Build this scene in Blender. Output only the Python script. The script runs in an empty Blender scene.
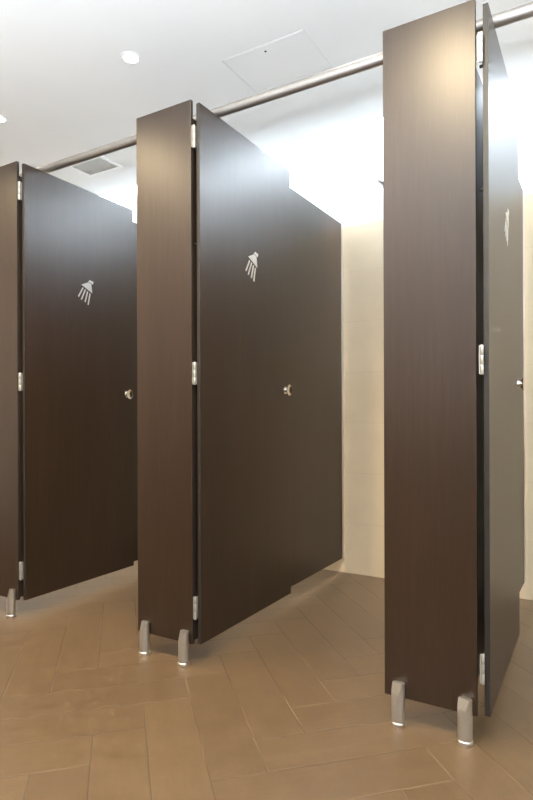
import bpy, bmesh, math
from mathutils import Vector, Matrix

C = bpy.context.scene.collection
S = bpy.context.scene

# ------------------------------------------------------------------ camera
cam_d = bpy.data.cameras.new('camera')
cam = bpy.data.objects.new('camera', cam_d)
C.objects.link(cam)
cam_d.sensor_fit = 'VERTICAL'
cam_d.sensor_height = 36.0
cam_d.lens = 575.33 / 800 * 36
cam_d.shift_y = 13.84 / 800
cam_d.clip_start = 0.02
yaw, roll = 0.5343, -0.0032
fwd = Vector((-math.sin(yaw), math.cos(yaw), -0.0006)).normalized()
r0 = Vector((math.cos(yaw), math.sin(yaw), 0))
u0 = r0.cross(fwd)
rr = r0 * math.cos(roll) + u0 * math.sin(roll)
uu = -r0 * math.sin(roll) + u0 * math.cos(roll)
m = Matrix((rr, uu, -fwd)).transposed().to_4x4()
m.translation = Vector((1.3005, -1.6633, 0.915))
cam.matrix_world = m
S.camera = cam

# ------------------------------------------------------------------ view, world, lamp strengths
S.view_settings.view_transform = 'Standard'
S.view_settings.look = 'None'
S.view_settings.gamma = 1
S.view_settings.use_curve_mapping = False
S.view_settings.exposure = 0.0
wd = bpy.data.worlds.new('room_ambient')
S.world = wd
wd.use_nodes = True
wd.node_tree.nodes['Background'].inputs[0].default_value = (0.9, 0.93, 1.0, 1)
wd.node_tree.nodes['Background'].inputs[1].default_value = 0.15

CEIL = 2.50
WALL_Y = 1.41
SLOT_Y = 1.32
CUBICLE_LAMP = 4.0          # watts, each
CORRIDOR_LAMP = 110.0
COVE = 450.0                 # emission strength of the cove strip
WARM = (1.0, 0.79, 0.48)
NEUTRAL = (1.0, 0.93, 0.84)

FILL_LIGHT = 430.0
# added fill: unseen area lamp behind the camera, brightening the ceiling from below
area = bpy.data.lights.new('fill_uplight', 'AREA')
area.shape = 'RECTANGLE'; area.size = 3.4; area.size_y = 0.12
area.energy = FILL_LIGHT; area.color = (0.74, 0.83, 0.93)
ao = bpy.data.objects.new('fill_uplight', area); C.objects.link(ao)
ao.location = (1.2, -2.06, 1.02)
ao.rotation_euler = (math.radians(180), 0, 0)

# ------------------------------------------------------------------ materials
def new_mat(name):
    mt = bpy.data.materials.new(name); mt.use_nodes = True
    nt = mt.node_tree
    return mt, nt, nt.nodes['Principled BSDF']

class N:
    """small helper for math node graphs"""
    def __init__(s, nt): s.nt = nt
    def m(s, op, a, b=None, c=None):
        n = s.nt.nodes.new('ShaderNodeMath'); n.operation = op
        for i, v in enumerate((a, b, c)):
            if v is None: continue
            if isinstance(v, (int, float)): n.inputs[i].default_value = v
            else: s.nt.links.new(v, n.inputs[i])
        return n.outputs[0]
    def coords(s):
        n = s.nt.nodes.new('ShaderNodeTexCoord'); return n.outputs['Object']
    def sep(s, v):
        n = s.nt.nodes.new('ShaderNodeSeparateXYZ'); s.nt.links.new(v, n.inputs[0]); return n.outputs
    def comb(s, x, y, z=0.0):
        n = s.nt.nodes.new('ShaderNodeCombineXYZ')
        for i, v in enumerate((x, y, z)):
            if isinstance(v, (int, float)): n.inputs[i].default_value = v
            else: s.nt.links.new(v, n.inputs[i])
        return n.outputs[0]
    def noise(s, vec, scale, detail=3, rough=0.5):
        n = s.nt.nodes.new('ShaderNodeTexNoise'); s.nt.links.new(vec, n.inputs['Vector'])
        n.inputs['Scale'].default_value = scale; n.inputs['Detail'].default_value = detail
        n.inputs['Roughness'].default_value = rough
        return n.outputs[0]
    def ramp(s, fac, stops):
        n = s.nt.nodes.new('ShaderNodeValToRGB'); s.nt.links.new(fac, n.inputs[0])
        e = n.color_ramp.elements
        e[0].position, e[0].color = stops[0][0], (*stops[0][1], 1)
        e[1].position, e[1].color = stops[-1][0], (*stops[-1][1], 1)
        for p, c in stops[1:-1]:
            k = e.new(p); k.color = (*c, 1)
        return n.outputs[0]
    def mix(s, fac, a, b):
        n = s.nt.nodes.new('ShaderNodeMix'); n.data_type = 'RGBA'
        s.nt.links.new(fac, n.inputs[0]) if not isinstance(fac, (int, float)) else setattr(n.inputs[0], 'default_value', fac)
        for i, v in ((6, a), (7, b)):
            if isinstance(v, tuple): n.inputs[i].default_value = (*v, 1)
            else: s.nt.links.new(v, n.inputs[i])
        return n.outputs[2]
    def bump(s, h, strength, dist, bsdf):
        n = s.nt.nodes.new('ShaderNodeBump'); n.inputs['Strength'].default_value = strength
        n.inputs['Distance'].default_value = dist
        s.nt.links.new(h, n.inputs['Height']); s.nt.links.new(n.outputs[0], bsdf.inputs['Normal'])

def simple(name, col, rough=0.5, metal=0.0, noise_amt=0.04, scale=30):
    mt, nt, b = new_mat(name); n = N(nt)
    f = n.noise(n.coords(), scale)
    c = n.ramp(f, [(0.3, tuple(v * (1 - noise_amt) for v in col)), (0.7, tuple(min(1, v * (1 + noise_amt)) for v in col))])
    nt.links.new(c, b.inputs['Base Color'])
    b.inputs['Roughness'].default_value = rough; b.inputs['Metallic'].default_value = metal
    return mt

def laminate(name):
    mt, nt, b = new_mat(name); n = N(nt)
    x, y, z = n.sep(n.coords())
    info = nt.nodes.new('ShaderNodeObjectInfo').outputs['Random']
    off = n.m('MULTIPLY', info, 37.0)
    v1 = n.comb(n.m('MULTIPLY', n.m('ADD', n.m('ADD', x, off), 0), 70), n.m('MULTIPLY', n.m('ADD', y, off), 70), n.m('MULTIPLY', z, 3.0))
    v2 = n.comb(n.m('MULTIPLY', n.m('ADD', x, off), 260), n.m('MULTIPLY', n.m('ADD', y, off), 260), n.m('MULTIPLY', z, 14.0))
    v3 = n.comb(n.m('MULTIPLY', n.m('ADD', x, off), 9), n.m('MULTIPLY', n.m('ADD', y, off), 9), n.m('MULTIPLY', z, 0.8))
    a = n.noise(v1, 1.0, 4, 0.6); c = n.noise(v2, 1.0, 2, 0.5); d = n.noise(v3, 1.0, 2, 0.5)
    g = n.m('ADD', n.m('ADD', n.m('MULTIPLY', a, 0.4), n.m('MULTIPLY', c, 0.3)), n.m('MULTIPLY', d, 0.3))
    col = n.ramp(g, [(0.36, (0.0215, 0.0113, 0.0060)), (0.5, (0.0275, 0.0147, 0.0079)), (0.64, (0.0355, 0.0196, 0.0110))])
    nt.links.new(col, b.inputs['Base Color'])
    b.inputs['Roughness'].default_value = 0.36
    b.inputs['Specular IOR Level'].default_value = 0.5
    n.bump(c, 0.12, 0.0004, b)
    return mt

def floor_mat():
    mt, nt, b = new_mat('brown_wood_look_floor_tile'); n = N(nt)
    x, y, z = n.sep(n.coords())
    w = 0.2079
    U = n.m('DIVIDE', n.m('ADD', n.m('ADD', x, y), 0.053 + 160 * w), w)
    V = n.m('DIVIDE', n.m('ADD', n.m('SUBTRACT', x, y), -0.7485 + 160 * w), w)
    a = n.m('FLOOR', U); v = n.m('FLOOR', V); fu = n.m('FRACT', U); fv = n.m('FRACT', V)
    # both axes are shifted by 160 = 20 * 8, which keeps the period-8 herringbone in phase
    s1 = n.m('ADD', n.m('ADD', U, v), -1.0)
    m1 = n.m('FLOORED_MODULO', s1, 8.0)
    k1 = n.m('FLOOR', n.m('DIVIDE', s1, 8.0))
    isU = n.m('LESS_THAN', m1, 4.0)
    s2 = n.m('ADD', n.m('ADD', V, a), 3.0)
    m2 = n.m('FLOORED_MODULO', s2, 8.0)
    k2 = n.m('FLOOR', n.m('DIVIDE', s2, 8.0))
    alU = n.m('MINIMUM', m1, n.m('SUBTRACT', 4.0, m1)); acU = n.m('MINIMUM', fv, n.m('SUBTRACT', 1.0, fv))
    alV = n.m('MINIMUM', m2, n.m('SUBTRACT', 4.0, m2)); acV = n.m('MINIMUM', fu, n.m('SUBTRACT', 1.0, fu))
    dU = n.m('MINIMUM', alU, acU); dV = n.m('MINIMUM', alV, acV)
    inv = n.m('SUBTRACT', 1.0, isU)
    d = n.m('ADD', n.m('MULTIPLY', isU, dU), n.m('MULTIPLY', inv, dV))
    id1 = n.m('ADD', n.m('MULTIPLY', isU, v), n.m('MULTIPLY', inv, n.m('ADD', a, 511.3)))
    id2 = n.m('ADD', n.m('MULTIPLY', isU, k1), n.m('MULTIPLY', inv, n.m('ADD', k2, 77.7)))
    wn = nt.nodes.new('ShaderNodeTexWhiteNoise'); wn.noise_dimensions = '2D'
    nt.links.new(n.comb(id1, id2), wn.inputs['Vector'])
    rnd = wn.outputs['Value']
    # streaks along each plank
    au = n.m('ADD', n.m('MULTIPLY', isU, U), n.m('MULTIPLY', inv, V))
    ac = n.m('ADD', n.m('MULTIPLY', isU, V), n.m('MULTIPLY', inv, U))
    streak = n.noise(n.comb(n.m('MULTIPLY', au, 1.1), n.m('MULTIPLY', ac, 9.0), n.m('MULTIPLY', rnd, 40)), 1.0, 4, 0.6)
    fine = n.noise(n.coords(), 180, 2, 0.6)
    mott = n.noise(n.coords(), 14, 3, 0.6)
    g = n.m('ADD', n.m('ADD', n.m('MULTIPLY', streak, 0.22), n.m('MULTIPLY', fine, 0.33)), n.m('MULTIPLY', mott, 0.45))
    g = n.m('ADD', g, n.m('MULTIPLY', n.m('SUBTRACT', rnd, 0.5), 0.10))
    col = n.ramp(g, [(0.33, (0.084, 0.050, 0.023)), (0.5, (0.104, 0.063, 0.030)), (0.68, (0.127, 0.078, 0.038))])
    grout = n.m('LESS_THAN', d, 0.0105)
    gc = n.ramp(n.noise(n.coords(), 3.1, 1), [(0.53, (0.066, 0.041, 0.021)), (0.70, (0.16, 0.105, 0.056))])
    nt.links.new(n.mix(grout, col, gc), b.inputs['Base Color'])
    rg = n.m('ADD', n.m('MULTIPLY', mott, 0.12), 0.36)
    nt.links.new(n.m('ADD', rg, n.m('MULTIPLY', grout, 0.2)), b.inputs['Roughness'])
    h = n.m('ADD', n.m('MULTIPLY', n.m('MINIMUM', n.m('MULTIPLY', d, 40.0), 1.0), 1.0), n.m('MULTIPLY', streak, 0.12))
    n.bump(h, 0.5, 0.0012, b)
    return mt

def tile_mat():
    mt, nt, b = new_mat('beige_wall_tile'); n = N(nt)
    x, y, z = n.sep(n.coords())
    H, W = 0.287, 0.574
    fz = n.m('FRACT', n.m('DIVIDE', n.m('ADD', z, H * 10 - 0.0), H))
    fx = n.m('FRACT', n.m('DIVIDE', n.m('ADD', x, W * 20 - 0.232), W))
    row = n.m('FLOOR', n.m('DIVIDE', z, H)); colm = n.m('FLOOR', n.m('DIVIDE', n.m('ADD', x, W * 20 - 0.232), W))
    dz = n.m('MULTIPLY', n.m('MINIMUM', fz, n.m('SUBTRACT', 1.0, fz)), H)
    dx = n.m('MULTIPLY', n.m('MINIMUM', fx, n.m('SUBTRACT', 1.0, fx)), W)
    d = n.m('MINIMUM', dz, dx)
    wn = nt.nodes.new('ShaderNodeTexWhiteNoise'); wn.noise_dimensions = '2D'
    nt.links.new(n.comb(row, colm), wn.inputs['Vector'])
    g = n.m('ADD', n.m('MULTIPLY', n.noise(n.coords(), 6, 3), 0.8), n.m('MULTIPLY', wn.outputs['Value'], 0.2))
    col = n.ramp(g, [(0.3, (0.74, 0.60, 0.42)), (0.7, (0.80, 0.66, 0.47))])
    grout = n.m('LESS_THAN', d, 0.0011)
    nt.links.new(n.mix(grout, col, (0.68, 0.55, 0.39)), b.inputs['Base Color'])
    b.inputs['Roughness'].default_value = 0.3
    n.bump(n.m('MINIMUM', n.m('MULTIPLY', d, 500.0), 1.0), 0.3, 0.0006, b)
    return mt

def emis(name, col, strength):
    mt, nt, b = new_mat(name)
    b.inputs['Base Color'].default_value = (0.9, 0.9, 0.9, 1)
    b.inputs['Emission Color'].default_value = (*col, 1)
    b.inputs['Emission Strength'].default_value = strength
    return mt

M = dict(
    dark=simple('dark_brown_fill_screen', (0.06, 0.045, 0.035), 0.5),  # board colour of the added fill light screen, dark to keep its reflection low
    lam=laminate('dark_wood_laminate'),
    core=simple('dark_laminate_edge', (0.022, 0.018, 0.015), 0.5),
    floor=floor_mat(), tile=tile_mat(),
    paint=simple('white_ceiling_paint', (0.82, 0.82, 0.81), 0.8, 0, 0.008, 4),
    wallpaint=simple('off_white_wall_paint', (0.72, 0.68, 0.62), 0.7, 0, 0.02, 5),
    panel=simple('white_access_panel_paint', (0.80, 0.80, 0.79), 0.75, 0, 0.008, 4),
    seam=simple('grey_panel_seam', (0.73, 0.73, 0.72), 0.8),
    alu=simple('satin_aluminium', (0.72, 0.69, 0.65), 0.3, 1.0, 0.03, 60),
    rail=simple('anodised_rail', (0.44, 0.41, 0.38), 0.5, 1.0, 0.03, 60),
    foot=simple('brushed_steel', (0.55, 0.52, 0.47), 0.30, 0.85, 0.04, 80),
    chrome=simple('polished_steel', (0.82, 0.80, 0.77), 0.12, 1.0, 0.02, 60),
    hinge=simple('pale_steel_hinge', (0.48, 0.46, 0.42), 0.35, 0.6, 0.03, 60),
    sign=simple('brushed_silver_sign', (0.80, 0.79, 0.78), 0.32, 0.75, 0.03, 60),
    rubber=simple('black_rubber', (0.012, 0.012, 0.013), 0.6),
    grille=simple('pale_grey_grille', (0.60, 0.60, 0.58), 0.6),
    trimw=simple('white_enamel', (0.85, 0.85, 0.84), 0.4, 0, 0.01),
    lens=emis('lit_lamp_lens', (1.0, 0.95, 0.88), 14.0),
    cove=emis('lit_cove_strip', (0.76, 0.88, 1.0), COVE),
)

# ------------------------------------------------------------------ mesh helpers
def obj(name, bm, mat, parent=None, smooth=False, loc=(0, 0, 0)):
    me = bpy.data.meshes.new(name); bm.normal_update(); bm.to_mesh(me); bm.free()
    me.materials.append(mat)
    if smooth:
        for p in me.polygons: p.use_smooth = True
        try: me.set_sharp_from_angle(angle=math.radians(38))
        except Exception: pass
    o = bpy.data.objects.new(name, me); C.objects.link(o)
    o.location = loc
    if parent: o.parent = parent
    return o

def box(bm, x0, x1, y0, y1, z0, z1, bev=0.0):
    t = bmesh.new()
    vs = [t.verts.new((x, y, z)) for z in (z0, z1) for x, y in ((x0, y0), (x1, y0), (x1, y1), (x0, y1))]
    for f in ((3, 2, 1, 0), (4, 5, 6, 7), (0, 1, 5, 4), (1, 2, 6, 5), (2, 3, 7, 6), (3, 0, 4, 7)):
        t.faces.new([vs[i] for i in f])
    if bev:
        bmesh.ops.bevel(t, geom=t.edges[:], offset=bev, segments=2, profile=0.6, affect='EDGES')
    join(bm, t)

def slab(name, x0, x1, y0, y1, z0, z1, axis, bev, parent):
    """compact laminate board: decor on the two faces, dark core on the edges"""
    o = obj(name, B(x0, x1, y0, y1, z0, z1, bev=bev), M['lam'], parent)
    o.data.materials.append(M['core'])
    for p in o.data.polygons:
        if abs(p.normal[axis]) < 0.9: p.material_index = 1
    return o

def join(bm, t):
    mp = {v: bm.verts.new(v.co) for v in t.verts}
    for f in t.faces: bm.faces.new([mp[v] for v in f.verts])
    t.free()

def lathe(bm, prof, mat4, n=32):
    """prof: list of (r, h); revolved about local z, then transformed"""
    rings = []
    for r, h in prof:
        if r < 1e-6: rings.append([bm.verts.new(mat4 @ Vector((0, 0, h)))])
        else: rings.append([bm.verts.new(mat4 @ Vector((r * math.cos(2 * math.pi * i / n), r * math.sin(2 * math.pi * i / n), h))) for i in range(n)])
    for a, b in zip(rings, rings[1:]):
        for i in range(n):
            j = (i + 1) % n
            if len(a) == 1 and len(b) == 1: continue
            if len(a) == 1: bm.faces.new((a[0], b[i], b[j]))
            elif len(b) == 1: bm.faces.new((a[i], a[j], b[0]))
            else: bm.faces.new((a[i], a[j], b[j], b[i]))
    bmesh.ops.recalc_face_normals(bm, faces=bm.faces[:])

def B(*a, **k):
    bm = bmesh.new(); box(bm, *a, **k); return bm

def T(x, y, z): return Matrix.Translation((x, y, z))
RX = Matrix.Rotation(math.radians(90), 4, 'Y')      # local z -> +x
RY = Matrix.Rotation(math.radians(-90), 4, 'X')     # local z -> +y

def struct(name, bm, mat):
    o = obj(name, bm, mat); o['kind'] = 'structure'; return o

def thing(name, label, cat, loc=(0, 0, 0), group=None):
    o = bpy.data.objects.new(name, None); C.objects.link(o); o.location = loc
    o.empty_display_size = 0.1
    o['label'] = label; o['category'] = cat
    if group: o['group'] = group
    return o

def dup(root, loc, label):
    r = root.copy(); C.objects.link(r); r.location = loc; r['label'] = label
    def rec(src, dst):
        for ch in list(src.children):
            c = ch.copy(); C.objects.link(c); c.parent = dst; rec(ch, c)
    rec(root, r)
    return r

# ------------------------------------------------------------------ room shell
X0, X1, Y0 = -3.1, 3.0, -3.5
struct('floor', B(X0, X1, Y0, WALL_Y, -0.05, 0), M['floor'])
struct('wall_back', B(X0, X1, WALL_Y + 0.007, WALL_Y + 0.1, 0, CEIL + 0.16), M['paint'])
struct('trim_5', B(X0, X1, WALL_Y, WALL_Y + 0.007, 0, 1.985), M['tile'])          # tiling up to a little under the panel tops
struct('wall_left', B(X0 - 0.1, X0, Y0, WALL_Y + 0.1, 0, CEIL + 0.16), M['wallpaint'])
struct('wall_right', B(X1, X1 + 0.1, Y0, WALL_Y + 0.1, 0, CEIL + 0.16), M['wallpaint'])
struct('wall_front', B(X0 - 0.1, X1 + 0.1, Y0 - 0.1, Y0, 0, CEIL + 0.16), M['wallpaint'])
struct('ceiling', B(X0, X1, Y0, SLOT_Y, CEIL, CEIL + 0.04), M['paint'])
struct('trim_1', B(X0, X1, SLOT_Y - 0.02, WALL_Y, CEIL + 0.13, CEIL + 0.16), M['paint'])   # lid over the light slot
struct('trim_2', B(X0, X1, SLOT_Y - 0.02, SLOT_Y, CEIL + 0.04, CEIL + 0.13), M['paint'])

struct('wall_fill_screen', B(X0 + 0.4, X1 - 0.05, -2.20, -2.14, 0, 1.10), M['dark'])  # unseen screen added only to house the fill lamp
struct('trim_3', B(X0 + 0.4, X1 - 0.05, -2.14, -1.98, 0.95, 0.97), M['dark'])      # shelf of the added screen, under the fill lamp
struct('trim_4', B(X0 + 0.4, X1 - 0.05, -2.00, -1.98, 0.97, 1.05), M['dark'])  # front lip of the added fill lamp trough
cv = thing('cove_light_strip', 'long cool white light strip recessed in the ceiling slot above the tiled back wall', 'light', (0, SLOT_Y + 0.035, CEIL + 0.13))
obj('housing', B(X0 + 0.05, X1 - 0.05, -0.02, 0.02, -0.03, 0.0), M['alu'], cv)
obj('diffuser', B(X0 + 0.06, X1 - 0.06, -0.016, 0.016, -0.038, -0.03), M['cove'], cv)

# ------------------------------------------------------------------ cubicle pilasters
MOD = 0.99
PW, TH = 0.265, 0.013
PB, PT = 0.075, 2.059

def foot_mesh():
    """half-round clasp whose upper front is cut by a slanting plane"""
    t = bmesh.new(); R = 0.0200; n = 40; Z0, Z1 = 0.012, 0.126
    bot = []; top = []
    for i in range(n):
        a = 2 * math.pi * i / n
        x, y = R * math.cos(a), R * math.sin(a) * 0.92
        bot.append(t.verts.new((x, y, Z0)))
        top.append(t.verts.new((x, y, Z1 - 0.004 * (1 if y > 0 else 0))))
    for i in range(n):
        j = (i + 1) % n
        t.faces.new((bot[i], bot[j], top[j], top[i]))
    t.faces.new(top); t.faces.new(bot[::-1])
    no = Vector((-0.50, -0.85, 0.28)).normalized()
    bmesh.ops.bisect_plane(t, geom=t.verts[:] + t.edges[:] + t.faces[:], plane_co=(-0.0022, -0.0038, 0.126), plane_no=no, clear_outer=True)
    bmesh.ops.holes_fill(t, edges=[e for e in t.edges if len(e.link_faces) == 1])
    bmesh.ops.bevel(t, geom=[e for e in t.edges if e.calc_face_angle(0) > math.radians(40)], offset=0.0012, segments=2, affect='EDGES')
    bmesh.ops.recalc_face_normals(t, faces=t.faces[:])
    return t

def make_pilaster(label):
    t = thing('cubicle_pilaster', label, 'partition panel', (0, 0, 0), 'front pilasters of the shower cubicles')
    slab('panel', -PW, 0, 0, TH, PB, PT, 1, 0.0008, t)
    for fx in (-0.219, -0.030):
        f = obj('foot', foot_mesh(), M['foot'], t, smooth=True, loc=(fx, -0.0140, 0))
        r = bmesh.new()
        lathe(r, [(0.0, 0.0), (0.0216, 0.0), (0.0222, 0.002), (0.0222, 0.009), (0.0212, 0.0115), (0.0195, 0.0125), (0.0, 0.0125)], Matrix.Identity(4))
        obj('base_ring', r, M['alu'], f, smooth=True)
    b = bmesh.new()                                     # arm from the pilaster's back up to the head rail
    box(b, -0.15, -0.12, TH, TH + 0.004, 1.985, 2.045, bev=0.001)
    box(b, -0.143, -0.127, TH + 0.004, 0.139, 2.020, 2.030, bev=0.001)
    box(b, -0.143, -0.127, 0.136, 0.155, 2.030, 2.0585, bev=0.001)
    obj('rail_bracket', b, M['alu'], t)
    return t

p1 = make_pilaster('narrow dark wood laminate panel on two steel feet, left of the middle door')
p0 = dup(p1, (-MOD, 0, 0), 'dark wood laminate panel cut off by the left edge, one steel foot showing')
p2 = dup(p1, (MOD, 0, 0), 'largest and nearest dark wood laminate panel, on two steel feet, at the right')

# ------------------------------------------------------------------ partitions between the cubicles
PX = -0.003
def make_partition(label):
    t = thing('partition_wall_panel', label, 'partition panel', (0, 0, 0), 'side partitions of the shower cubicles')
    slab('panel', PX - TH, PX, TH + 0.001, WALL_Y - 0.012, 0.085, 1.997, 0, 0.0008, t)
    c = bmesh.new()
    box(c, PX - TH - 0.003, PX + 0.003, WALL_Y - 0.004, WALL_Y - 0.0005, 0.085, 1.997)
    box(c, PX, PX + 0.003, WALL_Y - 0.028, WALL_Y - 0.004, 0.085, 1.997)
    box(c, PX - TH - 0.003, PX - TH, WALL_Y - 0.028, WALL_Y - 0.004, 0.085, 1.997)
    obj('wall_channel', c, M['alu'], t)
    return t
q1 = make_partition('dark wood laminate side partition behind the open middle door, running back to the beige tiled wall')
q0 = dup(q1, (-MOD, 0, 0), 'dark wood laminate side partition behind the leftmost door, a sliver showing')
q2 = dup(q1, (MOD - 0.036, 0, 0), 'dark laminate side partition behind the rightmost door, a narrow strip beyond its edge')

# ------------------------------------------------------------------ doors, standing open into the cubicles
DX1, DTH = 0.025, 0.0145
DX0 = DX1 - DTH
DB, DT_, DY0, DY1 = 0.073, 2.050, 0.019, 0.712
SYM = dict(
    dark=simple('dark_brown_fill_screen', (0.06, 0.045, 0.035), 0.5),
    head=[(0.347, 1.5645), (0.390, 1.5835), (0.410, 1.578), (0.4165, 1.533)],
    neck=[(0.3905, 1.5875), (0.401, 1.5965), (0.426, 1.591), (0.419, 1.578), (0.4065, 1.5835)],
    jets=[((0.357, 1.550), (0.328, 1.5015)), ((0.372, 1.5435), (0.346, 1.489)), ((0.387, 1.5365), (0.370, 1.4805)), ((0.4025, 1.529), (0.3895, 1.470))])

def prism(bm, pts, x0, x1):
    a = [bm.verts.new((x0, y, z)) for y, z in pts]; b = [bm.verts.new((x1, y, z)) for y, z in pts]
    n = len(pts); bm.faces.new(a); bm.faces.new(b[::-1])
    for i in range(n):
        j = (i + 1) % n; bm.faces.new((a[i], b[i], b[j], a[j]))

def symbol():
    bm = bmesh.new(); x0, x1 = DX1 + 0.0001, DX1 + 0.0022
    prism(bm, SYM['head'], x0, x1)
    prism(bm, SYM['neck'], x0, x1)
    for (y0, z0), (y1, z1) in SYM['jets']:
        d = Vector((y1 - y0, z1 - z0)).normalized(); p = Vector((-d.y, d.x)) * 0.0034
        prism(bm, [(y0 + p.x, z0 + p.y), (y0 - p.x, z0 - p.y), (y1 - p.x, z1 - p.y), (y1 + p.x, z1 + p.y)], x0, x1)
    bmesh.ops.recalc_face_normals(bm, faces=bm.faces[:])
    return bm

HX, HY = 0.0082, 0.0080
def make_door(label):
    t = thing('cubicle_door', label, 'door', (0, 0, 0), 'doors of the shower cubicles')
    slab('panel', DX0, DX1, DY0, DY1, DB, DT_, 0, 0.0008, t)
    obj('shower_symbol', symbol(), M['sign'], t)
    for zc in (1.926, 1.062, 0.207):
        h = bmesh.new()
        for k in range(3):
            za, zb = zc - 0.042 + k * 0.028, zc - 0.042 + (k + 1) * 0.028 - 0.0012
            lathe(h, [(0, za), (0.0038, za), (0.0044, za + 0.001), (0.0044, zb - 0.001), (0.0038, zb), (0, zb)], T(HX, HY, 0), 20)
        hb = obj('hinge', h, M['hinge'], t, smooth=True)
        l = bmesh.new()
        box(l, 0.0004, 0.0036, 0.004, TH - 0.001, zc - 0.04, zc + 0.04)
        box(l, DX0 - 0.0022, DX0 - 0.0002, HY + 0.004, DY0 + 0.03, zc - 0.04, zc + 0.04)
        obj('leaf', l, M['hinge'], hb)
    k = bmesh.new()
    lathe(k, [(0, 0), (0.017, 0), (0.017, 0.002), (0.012, 0.003), (0.0115, 0.008), (0.015, 0.013), (0.022, 0.019), (0.0245, 0.021),
              (0.0250, 0.0225), (0.0235, 0.023), (0.018, 0.0205), (0.010, 0.0175), (0, 0.017)], T(DX1, 0.662, 1.022) @ RX, 40)
    kb = obj('knob', k, M['chrome'], t, smooth=True)
    kk = bmesh.new()
    lathe(kk, [(0, 0), (0.016, 0), (0.016, 0.003), (0.012, 0.0045), (0.012, 0.0085), (0.010, 0.0095), (0, 0.0095)], T(DX0, 0.662, 1.022) @ Matrix.Rotation(math.radians(-90), 4, 'Y'), 32)
    obj('inner_turn', kk, M['chrome'], t, smooth=True)
    s = bmesh.new()
    for zc in (1.537, 1.880):
        lathe(s, [(0, 0), (0.0045, 0), (0.0045, 0.008), (0.0035, 0.0095), (0, 0.0095)], T(DX0, DY0 + 0.004, zc) @ Matrix.Rotation(math.radians(-90), 4, 'Y'), 16)
    obj('rubber_buffer', s, M['rubber'], t, smooth=True)
    return t
d1 = make_door('dark wood laminate door with silver shower symbol standing open in the middle of the photo')
d0 = dup(d1, (-MOD - 0.0, 0, 0), 'leftmost dark wood laminate door with silver shower symbol, standing open, partly behind the middle pilaster')
d2 = dup(d1, (MOD + 0.006, 0, 0), 'rightmost laminate door seen nearly edge-on, its pale upper half reflecting the wall')

d2.rotation_euler.z = 0.012

# ------------------------------------------------------------------ head rail
rb = bmesh.new()
lathe(rb, [(0, X0 + 0.01), (0.0185, X0 + 0.01), (0.0185, X1 - 0.01), (0, X1 - 0.01)], T(0, 0.155, 2.0765) @ RX, 40)
rl = obj('head_rail', rb, M['rail'], None, smooth=True)
rl['label'] = 'long round metal rail running along the cubicles just above the door tops'; rl['category'] = 'rail'

# ------------------------------------------------------------------ ceiling fittings
def downlight(label, x, y, watts, col, cone, group):
    t = thing('downlight', label, 'light', (x, y, CEIL), group)
    r = bmesh.new()
    lathe(r, [(0.032, -0.0002), (0.046, -0.0002), (0.046, -0.003), (0.043, -0.005), (0.034, -0.005), (0.032, -0.003), (0.032, -0.0002)], Matrix.Identity(4), 40)
    obj('trim_ring', r, M['trimw'], t, smooth=True)
    l = bmesh.new()
    lathe(l, [(0, -0.0005), (0.0315, -0.0005), (0.0315, -0.003), (0.027, -0.0042), (0, -0.005)], Matrix.Identity(4), 32)
    obj('lens', l, M['lens'], t, smooth=True)
    ld = bpy.data.lights.new('lamp_light', 'SPOT'); ld.energy = watts; ld.color = col
    ld.spot_size = math.radians(cone); ld.spot_blend = 0.7; ld.shadow_soft_size = 0.03
    lo = bpy.data.objects.new('lamp_light', ld); C.objects.link(lo); lo.parent = t; lo.location = (0, 0, -0.045)
    return t

G1 = 'downlights in the ceiling above the cubicles'
downlight('small round lit downlight in the white ceiling above the gap between left and middle pilasters', -0.518, 0.235, CUBICLE_LAMP, NEUTRAL, 150, G1)
downlight('small round lit downlight at the left edge of the ceiling, above the leftmost pilaster', -1.500, 0.262, CUBICLE_LAMP, NEUTRAL, 150, G1)
downlight('small round downlight in the ceiling above the middle shower cubicle, above the photo frame', 0.472, 0.235, CUBICLE_LAMP, NEUTRAL, 150, G1)
downlight('small round downlight in the ceiling above the right shower cubicle, above the photo frame', 1.462, 0.235, CUBICLE_LAMP, NEUTRAL, 150, G1)
G2 = 'downlights over the corridor'
for x, lab in ((-1.98, 'corridor downlight farthest to the left, before the leftmost cubicle'), (-0.99, 'corridor downlight in front of the leftmost panel'),
               (-0.08, 'corridor downlight in front of the middle panel'), (0.76, 'corridor downlight in front of the largest panel')):
    downlight(lab, x, -0.90, CORRIDOR_LAMP, WARM, 150, G2)

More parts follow.
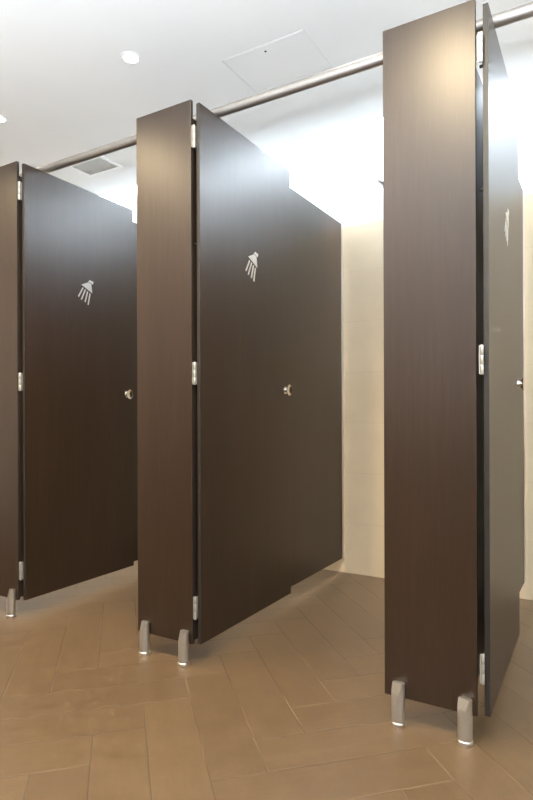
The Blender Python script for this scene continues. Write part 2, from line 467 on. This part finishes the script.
# access panel
A = thing('access_panel', 'square white access panel set flush in the ceiling above the middle cubicle', 'access panel', (-0.185, 0.460, CEIL))
W_, D_ = 0.412, 0.292
f = bmesh.new(); s = 0.003
box(f, 0, W_, 0, s, -0.0025, -0.0002); box(f, 0, W_, D_ - s, D_, -0.0025, -0.0002)
box(f, 0, s, s, D_ - s, -0.0025, -0.0002); box(f, W_ - s, W_, s, D_ - s, -0.0025, -0.0002)
obj('frame', f, M['seam'], A)
obj('cover', B(s + 0.002, W_ - s - 0.002, s + 0.002, D_ - s - 0.002, -0.002, -0.0002), M['panel'], A)
kh = bmesh.new(); lathe(kh, [(0, -0.0021), (0.005, -0.0021), (0.005, -0.0035), (0, -0.0035)], T(0.205, 0.042, 0), 20)
obj('keyhole', kh, M['rubber'], A, smooth=True)

# extractor vent
Vn = thing('ceiling_vent', 'grey louvred vent grille with white frame in the ceiling over the left cubicle', 'vent', (-1.655, 0.835, CEIL))
f = bmesh.new(); W_, D_, s = 0.30, 0.20, 0.024
box(f, 0, W_, 0, s, -0.010, -0.0002, bev=0.002); box(f, 0, W_, D_ - s, D_, -0.010, -0.0002, bev=0.002)
box(f, 0, s, s, D_ - s, -0.010, -0.0002, bev=0.002); box(f, W_ - s, W_, s, D_ - s, -0.010, -0.0002, bev=0.002)
obj('frame', f, M['trimw'], Vn)
g = bmesh.new()
box(g, s, W_ - s, s, D_ - s, -0.002, -0.0005)
k = s + 0.004
while k < D_ - s - 0.008:
    box(g, s, W_ - s, k, k + 0.005, -0.008, -0.002); k += 0.011
obj('grille', g, M['grille'], Vn)

# ------------------------------------------------------------------ shower head in the middle cubicle
sh = thing('shower_head', 'grey shower head on the back wall, its tip showing beside the largest panel', 'shower head', (0.372, WALL_Y, 2.09))
a = bmesh.new()
lathe(a, [(0, 0), (0.028, 0), (0.028, 0.006), (0.022, 0.010), (0, 0.010)], T(0, -0.0005, 0) @ Matrix.Rotation(math.radians(90), 4, 'X'), 28)
obj('wall_flange', a, M['chrome'], sh, smooth=True)
a = bmesh.new(); lathe(a, [(0, 0.008), (0.009, 0.008), (0.009, 0.22), (0, 0.22)], Matrix.Rotation(math.radians(90), 4, 'X'), 20)
obj('arm', a, M['chrome'], sh, smooth=True)
a = bmesh.new(); lathe(a, [(0, 0.02), (0.012, 0.02), (0.014, -0.01), (0.030, -0.028), (0.085, -0.034), (0.088, -0.042), (0.082, -0.046), (0, -0.046)], T(0, -0.225, 0) @ Matrix.Rotation(math.radians(38), 4, 'Y'), 36)
obj('rose', a, M['foot'], sh, smooth=True)
